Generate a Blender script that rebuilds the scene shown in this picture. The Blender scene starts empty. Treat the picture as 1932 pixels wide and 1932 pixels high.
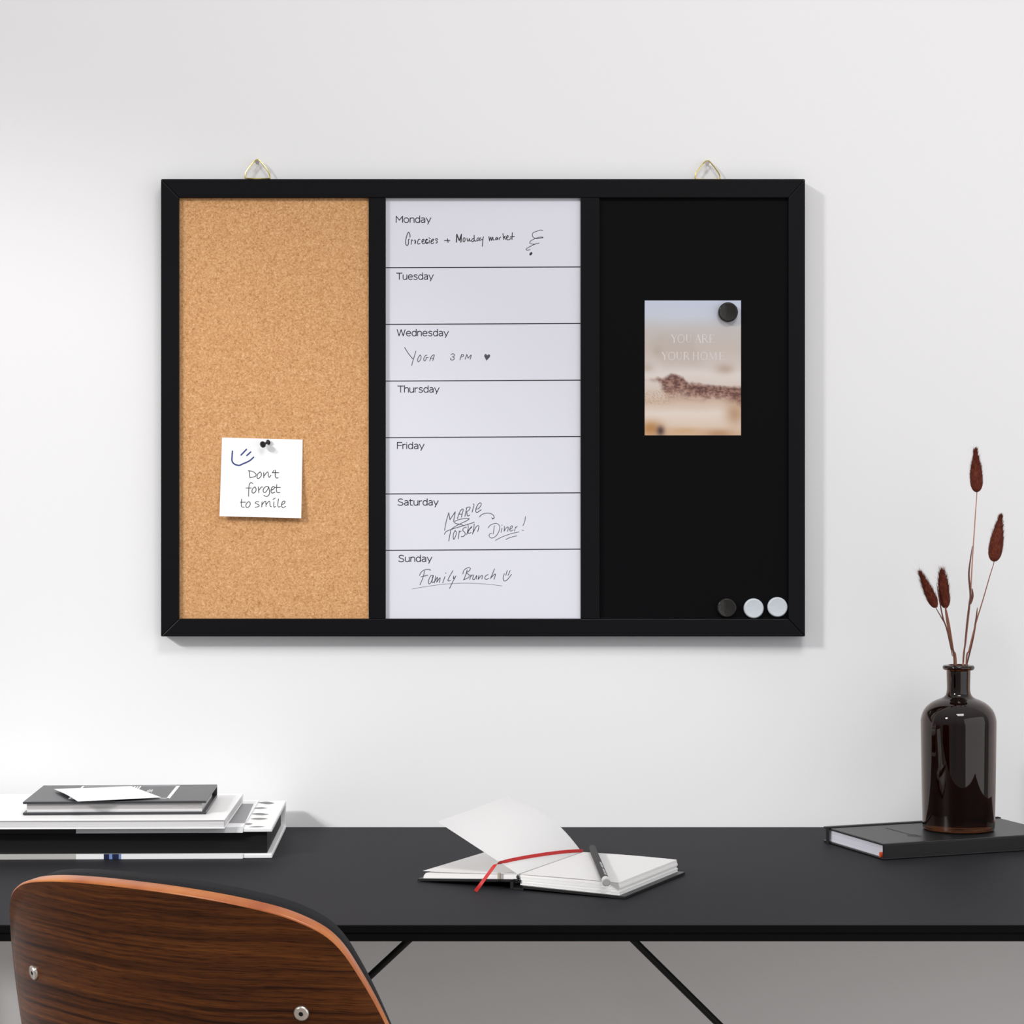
import bpy, bmesh, math, random
from mathutils import Vector, Matrix, noise

# ------------------------------------------------------------------ camera, world, lights, exposure
F, CX, HY = 4300.0, 966.0, 915.0        # focal length (px of a 1932 frame), centre column, horizon row
ZC, EZ = 2.491, 1.1132                  # camera distance from the wall, eye height
S = bpy.context.scene
C = S.collection
cam_d = bpy.data.cameras.new('camera'); cam = bpy.data.objects.new('camera', cam_d); C.objects.link(cam)
cam.location = (0, -ZC, EZ); cam.rotation_euler = (math.pi/2, 0, 0)
cam_d.sensor_width = 36; cam_d.lens = F/1932*36; cam_d.shift_y = -(966-HY)/1932
cam_d.clip_start = 0.05
S.camera = cam
S.view_settings.view_transform = 'Standard'; S.view_settings.look = 'None'
S.view_settings.exposure = 0.04; S.view_settings.gamma = 1.0; S.view_settings.use_curve_mapping = False
w = bpy.data.worlds.new('world'); S.world = w; w.use_nodes = True
w.node_tree.nodes['Background'].inputs[0].default_value = (0.97, 0.975, 1.0, 1)
w.node_tree.nodes['Background'].inputs[1].default_value = 1.0
_n = w.node_tree.nodes; _l = w.node_tree.links      # pale room light, brighter from overhead
_tc = _n.new('ShaderNodeTexCoord'); _sx = _n.new('ShaderNodeSeparateXYZ'); _mr = _n.new('ShaderNodeMapRange')
_mr.inputs['From Min'].default_value = 0.0; _mr.inputs['From Max'].default_value = 1.0; _mr.inputs['To Min'].default_value = .27; _mr.inputs['To Max'].default_value = .72
_l.new(_tc.outputs['Generated'], _sx.inputs[0]); _l.new(_sx.outputs['Z'], _mr.inputs['Value']); _l.new(_mr.outputs[0], _n['Background'].inputs[1])

def lamp(name, kind, loc, target, energy, color=(1, 1, 1), **kw):
    d = bpy.data.lights.new(name, kind); o = bpy.data.objects.new(name, d); C.objects.link(o)
    o.location = loc; d.energy = energy; d.color = color
    o.rotation_euler = (Vector(target)-Vector(loc)).to_track_quat('-Z', 'Y').to_euler()
    for k, v in kw.items(): setattr(d, k, v)
    return o
lamp('sun_light', 'SUN', (-4, -4, 4), (-4+1.25, -3, 4-.77), .95, (1, .99, .975), angle=math.radians(6))
lamp('window_spot', 'SPOT', (-2.7, -2.6, 2.6), (-.55, 0, .65), 200, (1, .99, .98), spot_size=math.radians(24.5), spot_blend=.32, shadow_soft_size=.12)
lamp('right_fill_light', 'AREA', (2.1, -1.9, 1.1), (.5, 0, .62), 20, (.95, .97, 1), shape='RECTANGLE', size=3.2, size_y=2.0)  # added soft fill to brighten the right of the wall, no window there
lamp('ceiling_light', 'AREA', (.35, -1.8, 2.75), (.35, -1.75, 0), 24, (1, .985, .97), shape='RECTANGLE', size=.8, size_y=.7)

# ------------------------------------------------------------------ helpers
def W(px, py, Z): return Vector(((px-CX)*Z/F, Z-ZC, EZ-(py-HY)*Z/F))
def onplane(px, py, z):
    Z = (EZ-z)*F/(py-HY); return Vector(((px-CX)*Z/F, Z-ZC, z))
ORG = {}
def srgb(r, g, b):
    f = lambda c: (c/255/12.92) if c/255 <= .04045 else ((c/255+.055)/1.055)**2.4
    return (f(r), f(g), f(b))

def thing(name, label, cat, loc, group=None):
    o = bpy.data.objects.new(name, None); C.objects.link(o); o.empty_display_size = .02
    o.location = loc; o['label'] = label; o['category'] = cat
    if group: o['group'] = group
    ORG[o.as_pointer()] = Vector(loc)
    return o
def obj(name, bm, mats, parent=None, smooth=False, loc=None):
    if not isinstance(mats, (list, tuple)): mats = [mats]
    org = ORG[parent.as_pointer()] if parent else Vector(loc or (0, 0, 0))
    bmesh.ops.recalc_face_normals(bm, faces=bm.faces)
    for v in bm.verts: v.co = v.co - org
    me = bpy.data.meshes.new(name); 
    for f in bm.faces: f.smooth = smooth
    if smooth:
        for e in bm.edges:
            if len(e.link_faces) == 2 and e.calc_face_angle(0) > .75: e.smooth = False
    bm.to_mesh(me); bm.free()
    for m in mats: me.materials.append(m)
    o = bpy.data.objects.new(name, me); C.objects.link(o)
    if parent: o.parent = parent
    else: o.location = org
    ORG[o.as_pointer()] = org
    return o
def BM(): return bmesh.new()
def tag(o, label, cat, group=None):
    o['label'] = label; o['category'] = cat
    if group: o['group'] = group
    return o
def struct(o): o['kind'] = 'structure'; return o

def box(bm, x0, x1, y0, y1, z0, z1, M=None, mi=0, bev=0, seg=2):
    t = bmesh.new()
    bmesh.ops.create_cube(t, size=1)
    for v in t.verts:
        v.co = Vector(((x0+x1)/2+v.co.x*(x1-x0), (y0+y1)/2+v.co.y*(y1-y0), (z0+z1)/2+v.co.z*(z1-z0)))
    if bev: bmesh.ops.bevel(t, geom=list(t.edges), offset=bev, segments=seg, profile=.5, affect='EDGES')
    merge(bm, t, M, mi)
def merge(bm, t, M=None, mi=None):
    vs = [bm.verts.new(M @ v.co if M else v.co) for v in t.verts]
    t.verts.index_update()
    for f in t.faces:
        try: g = bm.faces.new([vs[v.index] for v in f.verts])
        except ValueError: continue
        g.material_index = f.material_index if mi is None else mi
    t.free()
def prism(bm, poly, d, mi=0, bev=0):
    """closed polygon (list of Vector) extruded by vector d"""
    t = bmesh.new()
    a = [t.verts.new(p) for p in poly]; b = [t.verts.new(p+d) for p in poly]
    n = len(poly)
    t.faces.new(a); t.faces.new(b[::-1])
    for i in range(n): t.faces.new([a[i], b[i], b[(i+1) % n], a[(i+1) % n]][::-1])
    bmesh.ops.recalc_face_normals(t, faces=t.faces)
    if bev: bmesh.ops.bevel(t, geom=list(t.edges), offset=bev, segments=2, profile=.5, affect='EDGES')
    merge(bm, t, None, mi)
def catmull(pts, n=6, closed=False):
    if len(pts) < 3: return list(pts)
    P = [Vector(p) for p in pts]; out = []
    N = len(P)
    rng = range(N) if closed else range(N-1)
    for i in rng:
        if closed: p0, p1, p2, p3 = P[i-1], P[i], P[(i+1) % N], P[(i+2) % N]
        else: p0, p1, p2, p3 = P[max(i-1, 0)], P[i], P[i+1], P[min(i+2, N-1)]
        for k in range(n):
            t = k/n
            out.append(.5*((2*p1)+(p2-p0)*t+(2*p0-5*p1+4*p2-p3)*t*t+(3*p1-p0-3*p2+p3)*t**3))
    if not closed: out.append(P[-1])
    return out
def tube(bm, pts, r, seg=10, mi=0, closed=False, caps=True):
    P = [Vector(p) for p in pts]; N = len(P)
    rad = r if isinstance(r, (list, tuple)) else [r]*N
    rings = []; prev = None
    for i in range(N):
        if closed: d = P[(i+1) % N]-P[i-1]
        else: d = P[min(i+1, N-1)]-P[max(i-1, 0)]
        d.normalize()
        if prev is None:
            up = Vector((0, 0, 1)) if abs(d.z) < .9 else Vector((1, 0, 0))
            a = d.cross(up).normalized()
        else: a = (prev-d*prev.dot(d)).normalized()
        prev = a; b = d.cross(a)
        rings.append([bm.verts.new(P[i]+(a*math.cos(2*math.pi*k/seg)+b*math.sin(2*math.pi*k/seg))*rad[i]) for k in range(seg)])
    for i in range(N if closed else N-1):
        A, B = rings[i], rings[(i+1) % N]
        for k in range(seg):
            f = bm.faces.new([A[k], A[(k+1) % seg], B[(k+1) % seg], B[k]]); f.material_index = mi
    if caps and not closed:
        bm.faces.new(rings[0][::-1]).material_index = mi; bm.faces.new(rings[-1]).material_index = mi
def lathe(bm, prof, seg=48, M=None, mi=0, close=False):
    """prof: list of (r, z)"""
    rings = []
    for r, z in prof:
        if r < 1e-6: rings.append([bm.verts.new(M @ Vector((0, 0, z)) if M else Vector((0, 0, z)))])
        else:
            q = []
            for k in range(seg):
                v = Vector((r*math.cos(2*math.pi*k/seg), r*math.sin(2*math.pi*k/seg), z))
                q.append(bm.verts.new(M @ v if M else v))
            rings.append(q)
    n = len(rings)
    for i in range(n if close else n-1):
        A, B = rings[i], rings[(i+1) % n]
        if len(A) == 1 and len(B) == 1: continue
        for k in range(seg):
            k2 = (k+1) % seg
            if len(A) == 1: f = bm.faces.new([A[0], B[k2], B[k]])
            elif len(B) == 1: f = bm.faces.new([A[k], A[k2], B[0]])
            else: f = bm.faces.new([A[k], A[k2], B[k2], B[k]])
            f.material_index = mi
def sheet(bm, G, t=.0002, mi=0):
    """G[j][i] grid of points, made into a thin solid sheet"""
    J, I = len(G), len(G[0])
    def nrm(j, i):
        a = G[j][min(i+1, I-1)]-G[j][max(i-1, 0)]; b = G[min(j+1, J-1)][i]-G[max(j-1, 0)][i]
        return a.cross(b).normalized()
    A = [[bm.verts.new(G[j][i]+nrm(j, i)*t/2) for i in range(I)] for j in range(J)]
    B = [[bm.verts.new(G[j][i]-nrm(j, i)*t/2) for i in range(I)] for j in range(J)]
    for j in range(J-1):
        for i in range(I-1):
            bm.faces.new([A[j][i], A[j][i+1], A[j+1][i+1], A[j+1][i]]).material_index = mi
            bm.faces.new([B[j][i], B[j+1][i], B[j+1][i+1], B[j][i+1]]).material_index = mi
    rim = [(0, i) for i in range(I)]+[(j, I-1) for j in range(1, J)]+[(J-1, i) for i in range(I-2, -1, -1)]+[(j, 0) for j in range(J-2, 0, -1)]
    for k in range(len(rim)):
        (a, b), (c, d) = rim[k], rim[(k+1) % len(rim)]
        bm.faces.new([A[a][b], B[a][b], B[c][d], A[c][d]]).material_index = mi
SK = [0]
def stroke(bm, pts, width, m, smooth=True, mi=0):
    """flat pen stroke: pts in px, m maps (px,py) to a point on the surface"""
    P = catmull([Vector(p) for p in pts], 5) if smooth and len(pts) > 2 else [Vector(p) for p in pts]
    Q = [P[0]]
    for p in P[1:]:
        if (p-Q[-1]).length > .02: Q.append(p)
    if len(Q) < 2: Q.append(Q[0]+Vector((.3, 0)))
    n = len(Q); L = []; R = []
    SK[0] = (SK[0]+1) % 24; lift = Vector((0, -2.5e-6*SK[0], 2.5e-6*SK[0]))    # each stroke of ink lies a hair above the last
    d0 = (Q[1]-Q[0]).normalized(); d1 = (Q[-1]-Q[-2]).normalized()
    Q = [Q[0]-d0*width*.4]+Q+[Q[-1]+d1*width*.4]; ws = [.45]+[1]*n+[.45]
    for i, p in enumerate(Q):
        d = Q[min(i+1, len(Q)-1)]-Q[max(i-1, 0)]
        if d.length < 1e-6: d = Vector((1, 0))
        d.normalize(); nn = Vector((-d.y, d.x))*width*.5*ws[i]
        a, b = p+nn, p-nn
        L.append(bm.verts.new(m(a.x, a.y)+lift)); R.append(bm.verts.new(m(b.x, b.y)+lift))
    for i in range(len(Q)-1):
        bm.faces.new([L[i], L[i+1], R[i+1], R[i]]).material_index = mi
def fill(bm, pts, m, mi=0):
    bm.faces.new([bm.verts.new(m(x, y)) for x, y in pts]).material_index = mi
def zoomed(strokes, ox, oy, sc): return [[(ox+x/sc, oy+y/sc) for x, y in st] for st in strokes]

# ------------------------------------------------------------------ materials
def mat(name, col, rough=.5, metal=0., spec=.5, **kw):
    m = bpy.data.materials.new(name); m.use_nodes = True
    b = m.node_tree.nodes['Principled BSDF']
    b.inputs['Base Color'].default_value = (*col, 1); b.inputs['Roughness'].default_value = rough
    b.inputs['Metallic'].default_value = metal; b.inputs['Specular IOR Level'].default_value = spec
    for k, v in kw.items(): b.inputs[k].default_value = v
    return m
def nodes(m): 
    nt = m.node_tree; return nt, nt.nodes['Principled BSDF'], nt.nodes.new, nt.links.new
def bump(m, scale, dist, detail=4, coord='Object', strength=1.):
    nt, b, N, L = nodes(m)
    tc = N('ShaderNodeTexCoord'); n = N('ShaderNodeTexNoise'); n.inputs['Scale'].default_value = scale; n.inputs['Detail'].default_value = detail
    bp = N('ShaderNodeBump'); bp.inputs['Distance'].default_value = dist; bp.inputs['Strength'].default_value = strength
    L(tc.outputs[coord], n.inputs['Vector']); L(n.outputs['Fac'], bp.inputs['Height']); L(bp.outputs['Normal'], b.inputs['Normal'])
    return m
def ramp(nt, stops):
    r = nt.nodes.new('ShaderNodeValToRGB'); e = r.color_ramp.elements
    while len(e) < len(stops): e.new(.5)
    for k, (p, c) in enumerate(stops): e[k].position = p; e[k].color = (*c, 1)
    return r

M_wall = bump(mat('white_wall_paint', (.86, .855, .86), .75, spec=.3), 220, .00008)
M_floor = bump(mat('grey_floor', (.42, .37, .33), .5), 40, .001)
M_frame = bump(mat('matt_black_lacquer', (.0050, .0050, .0062), .40, spec=.12), 90, .0001)
M_panelblack = mat('black_magnetic_sheet', (.0032, .0032, .0038), .5, spec=.06)
M_white = mat('whiteboard_enamel', (.75, .75, .82), .35, spec=.3)
M_print = mat('printed_black_ink', (.012, .012, .02), .5)
M_marker = mat('black_marker_ink', (.015, .015, .02), .5)
M_markerg = mat('thin_grey_marker_ink', (.07, .07, .085), .5)
M_blue = mat('blue_pen_ink', (.03, .05, .20), .5)
M_brass = mat('brass_wire', (.72, .58, .20), .25, 1.)
M_steel = mat('nickel_steel', (.62, .58, .53), .3, 1.)
M_dark = mat('dark_recess', (.01, .01, .01), .6)
M_paper = mat('white_paper', (.93, .93, .94), .7, spec=.2)
M_cream = mat('cream_paper', (.93, .915, .90), .75, spec=.15)
M_magw = bump(mat('white_magnet_plastic', (.60, .64, .68), .35), 120, .0006)
M_magb = bump(mat('black_magnet_plastic', (.014, .012, .010), .25), 120, .0004)
M_pin = mat('glossy_black_plastic', (.010, .010, .012), .18)
M_desk = bump(mat('black_linoleum', (.0185, .0185, .022), .64, spec=.12), 500, .00012, 6)
M_deskedge = mat('black_desk_edge', (.003, .003, .003), .6, spec=.06)
M_metalblack = mat('black_powder_coated_steel', (.006, .006, .006), .5, spec=.3)
M_bookgrey = mat('dark_grey_coated_cover', (.035, .035, .04), .36, spec=.55)
M_bookwhite = mat('white_book_cover', (.93, .93, .925), .45)
M_jacket = mat('white_dust_jacket', (.92, .92, .93), .4)
M_jgrey = mat('grey_jacket_print', (.24, .24, .255), .4)
M_leafgrey = mat('grey_leaf_print', (.20, .20, .20), .5)
M_beige = mat('beige_jacket_print', (.50, .49, .46), .5)
M_navy = mat('navy_stripe_print', (.01, .014, .06), .4)
M_lblue = mat('light_blue_stripe_print', (.18, .28, .55), .4)
M_jblack = mat('black_jacket_print', (.006, .006, .007), .3)
M_pageblack = mat('black_stained_page_edges', (.006, .006, .006), .55, spec=.25)
M_leather = bump(mat('black_leatherette', (.010, .010, .010), .36, spec=.5), 700, .00004)
M_emboss = mat('embossed_leatherette', (.006, .006, .006), .55, spec=.3)
M_red = mat('red_satin_ribbon', (.52, .012, .011), .45)
M_orange = mat('orange_red_ribbon', (.75, .08, .02), .5)
M_pencil = mat('black_pencil_lacquer', (.020, .019, .020), .5, spec=.2)
M_silver = mat('silver_foil_print', (.6, .6, .6), .4)
M_cap = mat('pale_grey_pencil_cap', (.62, .62, .60), .4)
M_eraser = mat('grey_eraser', (.34, .34, .33), .8)
M_fabric = bump(mat('black_wool_upholstery', (.010, .010, .012), .8, spec=.35), 1500, .0006, 3)
M_stem = mat('dried_brown_stem', (.26, .10, .058), .7)
M_leafd = mat('dark_dried_leaf', (.13, .046, .03), .7)
M_straw = mat('pale_dried_stem', (.46, .22, .15), .7)
M_tail = mat('russet_seed_fluff', (.145, .030, .016), .75, spec=.2)

def translucent(m, amt, col):
    nt, b, N, L = nodes(m); tr = N('ShaderNodeBsdfTranslucent'); tr.inputs[0].default_value = (*col, 1)
    mx = N('ShaderNodeMixShader'); mx.inputs[0].default_value = amt; out = nt.nodes['Material Output']
    L(b.outputs[0], mx.inputs[1]); L(tr.outputs[0], mx.inputs[2]); L(mx.outputs[0], out.inputs[0]); return m
M_leafpaper = translucent(mat('thin_cream_paper', (.94, .935, .93), .75, spec=.15), .42, (.96, .955, .95))
def cork():
    m = mat('pressed_cork', (.6, .32, .14), .85, spec=.15)
    nt, b, N, L = nodes(m); tc = N('ShaderNodeTexCoord')
    v = N('ShaderNodeTexVoronoi'); v.inputs['Scale'].default_value = 820
    n = N('ShaderNodeTexNoise'); n.inputs['Scale'].default_value = 330; n.inputs['Detail'].default_value = 5
    r1 = ramp(nt, [(.12, (.37, .165, .06)), (.38, (.60, .31, .128)), (.64, (.70, .39, .182)), (.9, (.88, .56, .31))])
    sep = N('ShaderNodeSeparateColor'); mx = N('ShaderNodeMix'); mx.data_type = 'FLOAT'; mx.inputs[0].default_value = .55
    L(tc.outputs['Object'], v.inputs['Vector']); L(tc.outputs['Object'], n.inputs['Vector'])
    L(v.outputs['Color'], sep.inputs[0]); L(sep.outputs[0], mx.inputs[2]); L(n.outputs['Fac'], mx.inputs[3])
    L(mx.outputs[0], r1.inputs[0]); L(r1.outputs[0], b.inputs['Base Color'])
    bp = N('ShaderNodeBump'); bp.inputs['Distance'].default_value = .0006; bp.inputs['Strength'].default_value = .6
    L(mx.outputs[0], bp.inputs['Height']); L(bp.outputs['Normal'], b.inputs['Normal'])
    return m
M_cork = cork()
def pages(name, c0, c1, zscale):
    m = mat(name, c1, .8, spec=.1); nt, b, N, L = nodes(m)
    tc = N('ShaderNodeTexCoord'); mp = N('ShaderNodeMapping'); mp.inputs['Scale'].default_value = (3, 3, zscale)
    n = N('ShaderNodeTexNoise'); n.inputs['Scale'].default_value = 1; n.inputs['Detail'].default_value = 3
    r = ramp(nt, [(.3, c0), (.7, c1)])
    L(tc.outputs['Object'], mp.inputs['Vector']); L(mp.outputs[0], n.inputs['Vector']); L(n.outputs['Fac'], r.inputs[0]); L(r.outputs[0], b.inputs['Base Color'])
    return m
M_pages = pages('white_page_edges', (.60, .59, .59), (.86, .85, .85), 1400)
M_pagesg = pages('grey_page_edges', (.26, .25, .25), (.55, .53, .52), 900)
def walnut():
    m = mat('walnut_veneer', (.15, .05, .015), .42, spec=.12); nt, b, N, L = nodes(m)
    uv = N('ShaderNodeUVMap'); uv.uv_map = 'grain'
    warp = N('ShaderNodeTexNoise'); warp.inputs['Scale'].default_value = 7; warp.inputs['Detail'].default_value = 2
    sc = N('ShaderNodeVectorMath'); sc.operation = 'SCALE'; sc.inputs['Scale'].default_value = .011
    add = N('ShaderNodeVectorMath'); add.operation = 'ADD'
    mp = N('ShaderNodeMapping'); mp.inputs['Scale'].default_value = (6, 300, 1)
    n1 = N('ShaderNodeTexNoise'); n1.inputs['Scale'].default_value = 1; n1.inputs['Detail'].default_value = 3
    mp2 = N('ShaderNodeMapping'); mp2.inputs['Scale'].default_value = (2.0, 60, 1)
    n2 = N('ShaderNodeTexNoise'); n2.inputs['Scale'].default_value = 1; n2.inputs['Detail'].default_value = 2
    mp3 = N('ShaderNodeMapping'); mp3.inputs['Scale'].default_value = (55, 1500, 1)
    n3 = N('ShaderNodeTexNoise'); n3.inputs['Scale'].default_value = 1; n3.inputs['Detail'].default_value = 2
    L(uv.outputs[0], warp.inputs['Vector']); L(warp.outputs['Color'], sc.inputs[0]); L(uv.outputs[0], add.inputs[0]); L(sc.outputs[0], add.inputs[1])
    for a, c in ((mp, n1), (mp2, n2), (mp3, n3)): L(add.outputs[0], a.inputs['Vector']); L(a.outputs[0], c.inputs['Vector'])
    r1 = ramp(nt, [(.30, (.024, .0066, .0021)), (.45, (.072, .0215, .0056)), (.62, (.112, .0345, .0080)), (.8, (.170, .057, .0125))])
    r2 = ramp(nt, [(.3, (.62, .60, .58)), (.7, (1.25, 1.25, 1.2))])
    r3 = ramp(nt, [(.33, (.45, .42, .42)), (.5, (1.0, 1.0, 1.0))])
    m1 = N('ShaderNodeMix'); m1.data_type = 'RGBA'; m1.blend_type = 'MULTIPLY'; m1.inputs[0].default_value = 1
    m2 = N('ShaderNodeMix'); m2.data_type = 'RGBA'; m2.blend_type = 'MULTIPLY'; m2.inputs[0].default_value = 1
    L(n1.outputs['Fac'], r1.inputs[0]); L(n2.outputs['Fac'], r2.inputs[0]); L(n3.outputs['Fac'], r3.inputs[0])
    L(r1.outputs[0], m1.inputs[6]); L(r2.outputs[0], m1.inputs[7]); L(m1.outputs[2], m2.inputs[6]); L(r3.outputs[0], m2.inputs[7])
    L(m2.outputs[2], b.inputs['Base Color'])
    return m
M_walnut = walnut()
def plyedge():
    m = mat('orange_plywood_edge', (.5, .16, .04), .35, spec=.5); nt, b, N, L = nodes(m)
    tc = N('ShaderNodeTexCoord'); n = N('ShaderNodeTexNoise'); n.inputs['Scale'].default_value = 18; n.inputs['Detail'].default_value = 4
    r = ramp(nt, [(.35, (.36, .085, .022)), (.65, (.58, .20, .045))])
    L(tc.outputs['Object'], n.inputs['Vector']); L(n.outputs['Fac'], r.inputs[0]); L(r.outputs[0], b.inputs['Base Color'])
    return m
M_ply = plyedge()
M_glass = mat('amber_bottle_glass', (.092, .031, .0105), .02, spec=.5)
M_glass.node_tree.nodes['Principled BSDF'].inputs['Transmission Weight'].default_value = 1.0
M_glass.node_tree.nodes['Principled BSDF'].inputs['IOR'].default_value = 1.5
M_card = mat('printed_card', (1, 1, 1), .45, spec=.35)
_nt, _b, _N, _L = nodes(M_card); _a = _N('ShaderNodeVertexColor'); _a.layer_name = 'print'; _L(_a.outputs['Color'], _b.inputs['Base Color'])

# ------------------------------------------------------------------ room
bm = BM(); box(bm, -3.2, 3.2, 0, .1, 0, 2.8); struct(obj('wall_back', bm, M_wall))
bm = BM(); box(bm, -3.2, 3.2, -4.2, .1, -.1, 0); struct(obj('floor', bm, M_floor))

# ------------------------------------------------------------------ desk
DZ = .74; DF = F*(EZ-DZ)/(1745-HY)-ZC; DB = -.004
DL, DR = -.80, .82
t = thing('desk', 'long desk with black linoleum top standing against the white wall', 'desk', (0, (DF+DB)/2, 0))
bm = BM(); box(bm, DL, DR, DF, DB, DZ-.0075, DZ, bev=.0012)
bm.normal_update()
for f in bm.faces: f.material_index = 0 if f.normal.z > .5 else 1
obj('desk_top', bm, [M_desk, M_deskedge], t)
bm = BM(); box(bm, DL+.002, DR-.002, DF+.0012, DB-.002, DZ-.0142, DZ-.0076); obj('core_board', bm, M_deskedge, t)
for x in (-.70, .72):
    for y in (-.055, -.49):
        bm = BM(); tube(bm, [(x, y, 0), (x, y, DZ-.0142)], .011, 14); obj('leg', bm, M_metalblack, t, True)
for x in (-.70, .72):
    bm = BM(); box(bm, x-.008, x+.008, -.48, -.065, .10, .116); obj('side_rail', bm, M_metalblack, t)
Zb = 2.391
for xs, xe, sl in ((767.5, -.70, .93), (1198.5, .72, .987)):
    a = W(xs, 1777, Zb); sgn = -1 if xe < 0 else 1
    top = Vector((a.x-sgn*(DZ-.0145-a.z)/sl, a.y, DZ-.0145)); end = Vector((xe, a.y, a.z-abs(xe-a.x)*sl))
    bm = BM(); tube(bm, [top, end], .0038, 10); obj('diagonal_brace', bm, M_metalblack, t, True)
for x in (-.70, .72):
    bm = BM(); tube(bm, [(x, W(0, 0, Zb).y, .02), (x, W(0, 0, Zb).y, DZ-.0142)], .008, 12); obj('back_post', bm, M_metalblack, t, True)

# ------------------------------------------------------------------ memo board
ZF = F/1740.0; RE = .0048; ZP = ZF+RE; YF = ZF-ZC
def B(px, py): return W(px, py, ZF)
bl, br, bt, bb_ = 303.5, 1519, 337.5, 1201
il, ir, it, ib = 337.5, 1487.5, 373, 1167.5
board = thing('memo_board', 'wide black framed memo board with cork, weekly planner and black panels on the wall', 'notice board', B((bl+br)/2, bb_))
def rail(name, quad, mats=M_frame):
    bm = BM(); poly = [B(*p) for p in quad]; prism(bm, poly, Vector((0, -.003-YF, 0)), bev=.0009); return obj(name, bm, mats, board)
g = .12
rail('frame_rail', [(bl+g, bt), (br-g, bt), (ir-g, it), (il+g, it)])
rail('frame_rail', [(bl+g, bb_), (br-g, bb_), (ir-g, ib), (il+g, ib)])
rail('frame_rail', [(bl, bt+g), (il, it+g), (il, ib-g), (bl, bb_-g)])
rail('frame_rail', [(br, bt+g), (ir, it+g), (ir, ib-g), (br, bb_-g)])
for a, b in ((695.5, 727.5), (1095.5, 1131)):
    bm = BM(); p = B(a, it+.3); q = B(b, ib-.3); box(bm, p.x, q.x, YF+.0006, -.003, q.z, p.z, bev=.0007); obj('divider', bm, M_frame, board)
def panel(name, a, b, m):
    bm = BM(); p = B(a-3, it-3); q = B(b+3, ib+3); box(bm, p.x, q.x, YF+RE, -.004, q.z, p.z); return obj(name, bm, m, board)
panel('cork_panel', il, 695.5, M_cork)
wb = panel('whiteboard_panel', 727.5, 1095.5, M_white)
panel('magnetic_panel', 1131, ir, M_panelblack)
OFF = .00006
def mw(px, py): return W(px, py, ZP-OFF)
bm = BM()
for yl, yr in ((505, 503.7), (612, 610.3), (719, 717.2), (825.8, 823.6), (932, 929.8), (1038.5, 1036)):
    stroke(bm, [(728.5, yl), (1094.5, yr)], 1.9, mw, False)
obj('ruled_lines', bm, M_print, wb)
def ell(cx, cy, rx, ry): return [(cx+rx*math.cos(2*math.pi*k/16), cy+ry*math.sin(2*math.pi*k/16)) for k in range(17)]
ARCH = [(0,.52),(.1,.68),(.26,.74),(.42,.66),(.46,.48),(.46,.3),(.46,0)]
GLYPH = {
 'M': ([[(0,0),(0,1)],[(0,1),(.37,.36)],[(.37,.36),(.74,1)],[(.74,1),(.74,0)]], .74), 'o': ([ell(.28,.365,.28,.375)], .56), 'n': ([[(0,0),(0,.73)], ARCH], .46),
 'd': ([ell(.25,.365,.25,.375), [(.5,0),(.5,1.05)]], .5), 'a': ([[(.44,0),(.44,.48),(.39,.66),(.22,.74),(.05,.68)],[(.44,.42),(.2,.40),(.03,.30),(.02,.14),(.14,0),(.3,.04),(.44,.18)]], .44),
 'y': ([[(0,.73),(.27,.02)],[(.54,.73),(.17,-.27)]], .54), 'T': ([[(0,1),(.68,1)],[(.34,1),(.34,0)]], .64), 'u': ([[(0,.73),(0,.45),(0,.25),(.04,.07),(.18,-.01),(.34,.05),(.46,.2)],[(.46,.73),(.46,0)]], .46),
 'e': ([[(.02,.39),(.52,.39)],[(.52,.39),(.49,.58),(.4,.7),(.27,.74),(.1,.66),(.01,.46),(.02,.22),(.12,.05),(.28,-.01),(.49,.07)]], .52),
 's': ([[(.42,.66),(.24,.74),(.06,.66),(.05,.5),(.2,.4),(.36,.34),(.43,.2),(.36,.04),(.2,-.01),(.01,.07)]], .43),
 'W': ([[(0,1),(.23,0)],[(.23,0),(.48,1)],[(.48,1),(.73,0)],[(.73,0),(.96,1)]], .94), 'h': ([[(0,0),(0,1.05)], ARCH], .46), 'r': ([[(0,0),(0,.73)],[(0,.5),(.1,.66),(.3,.71)]], .28),
 'F': ([[(0,0),(0,1)],[(0,1),(.53,1)],[(0,.53),(.48,.53)]], .46), 'i': ([[(0,0),(0,.73)],[(0,.95),(0,1.0)]], .02),
 'S': ([[(.56,.88),(.36,1.01),(.12,.94),(.04,.76),(.14,.58),(.36,.48),(.56,.36),(.58,.16),(.42,0),(.2,-.01),(.0,.1)]], .6), 't': ([[(.1,.95),(.1,.6),(.1,.2),(.16,.03),(.36,.01)],[(-.03,.73),(.36,.73)]], .36)}
for s, x0, x1, bl_ in (('Monday', 746.8, 813.7, 420.5), ('Tuesday', 747.4, 818.3, 527.9), ('Wednesday', 748.5, 846.9, 634.5), ('Thursday', 749.6, 829.3, 740.9),
                       ('Friday', 748.9, 801, 847.4), ('Saturday', 750, 827.6, 954), ('Sunday', 751.5, 815.6, 1060.4)):
    bm = BM(); x = 0; gap = .165; tot = sum(GLYPH[c][1]+gap for c in s)-gap; kx = (x1-x0-1.6)/tot
    for c in s:
        for st in GLYPH[c][0]: stroke(bm, [(x0+.8+(x+a)*kx, bl_-.7-b*11.9) for a, b in st], 1.6, mw)
        x += GLYPH[c][1]+gap
    obj('printed_day_name', bm, M_print, wb)

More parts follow.
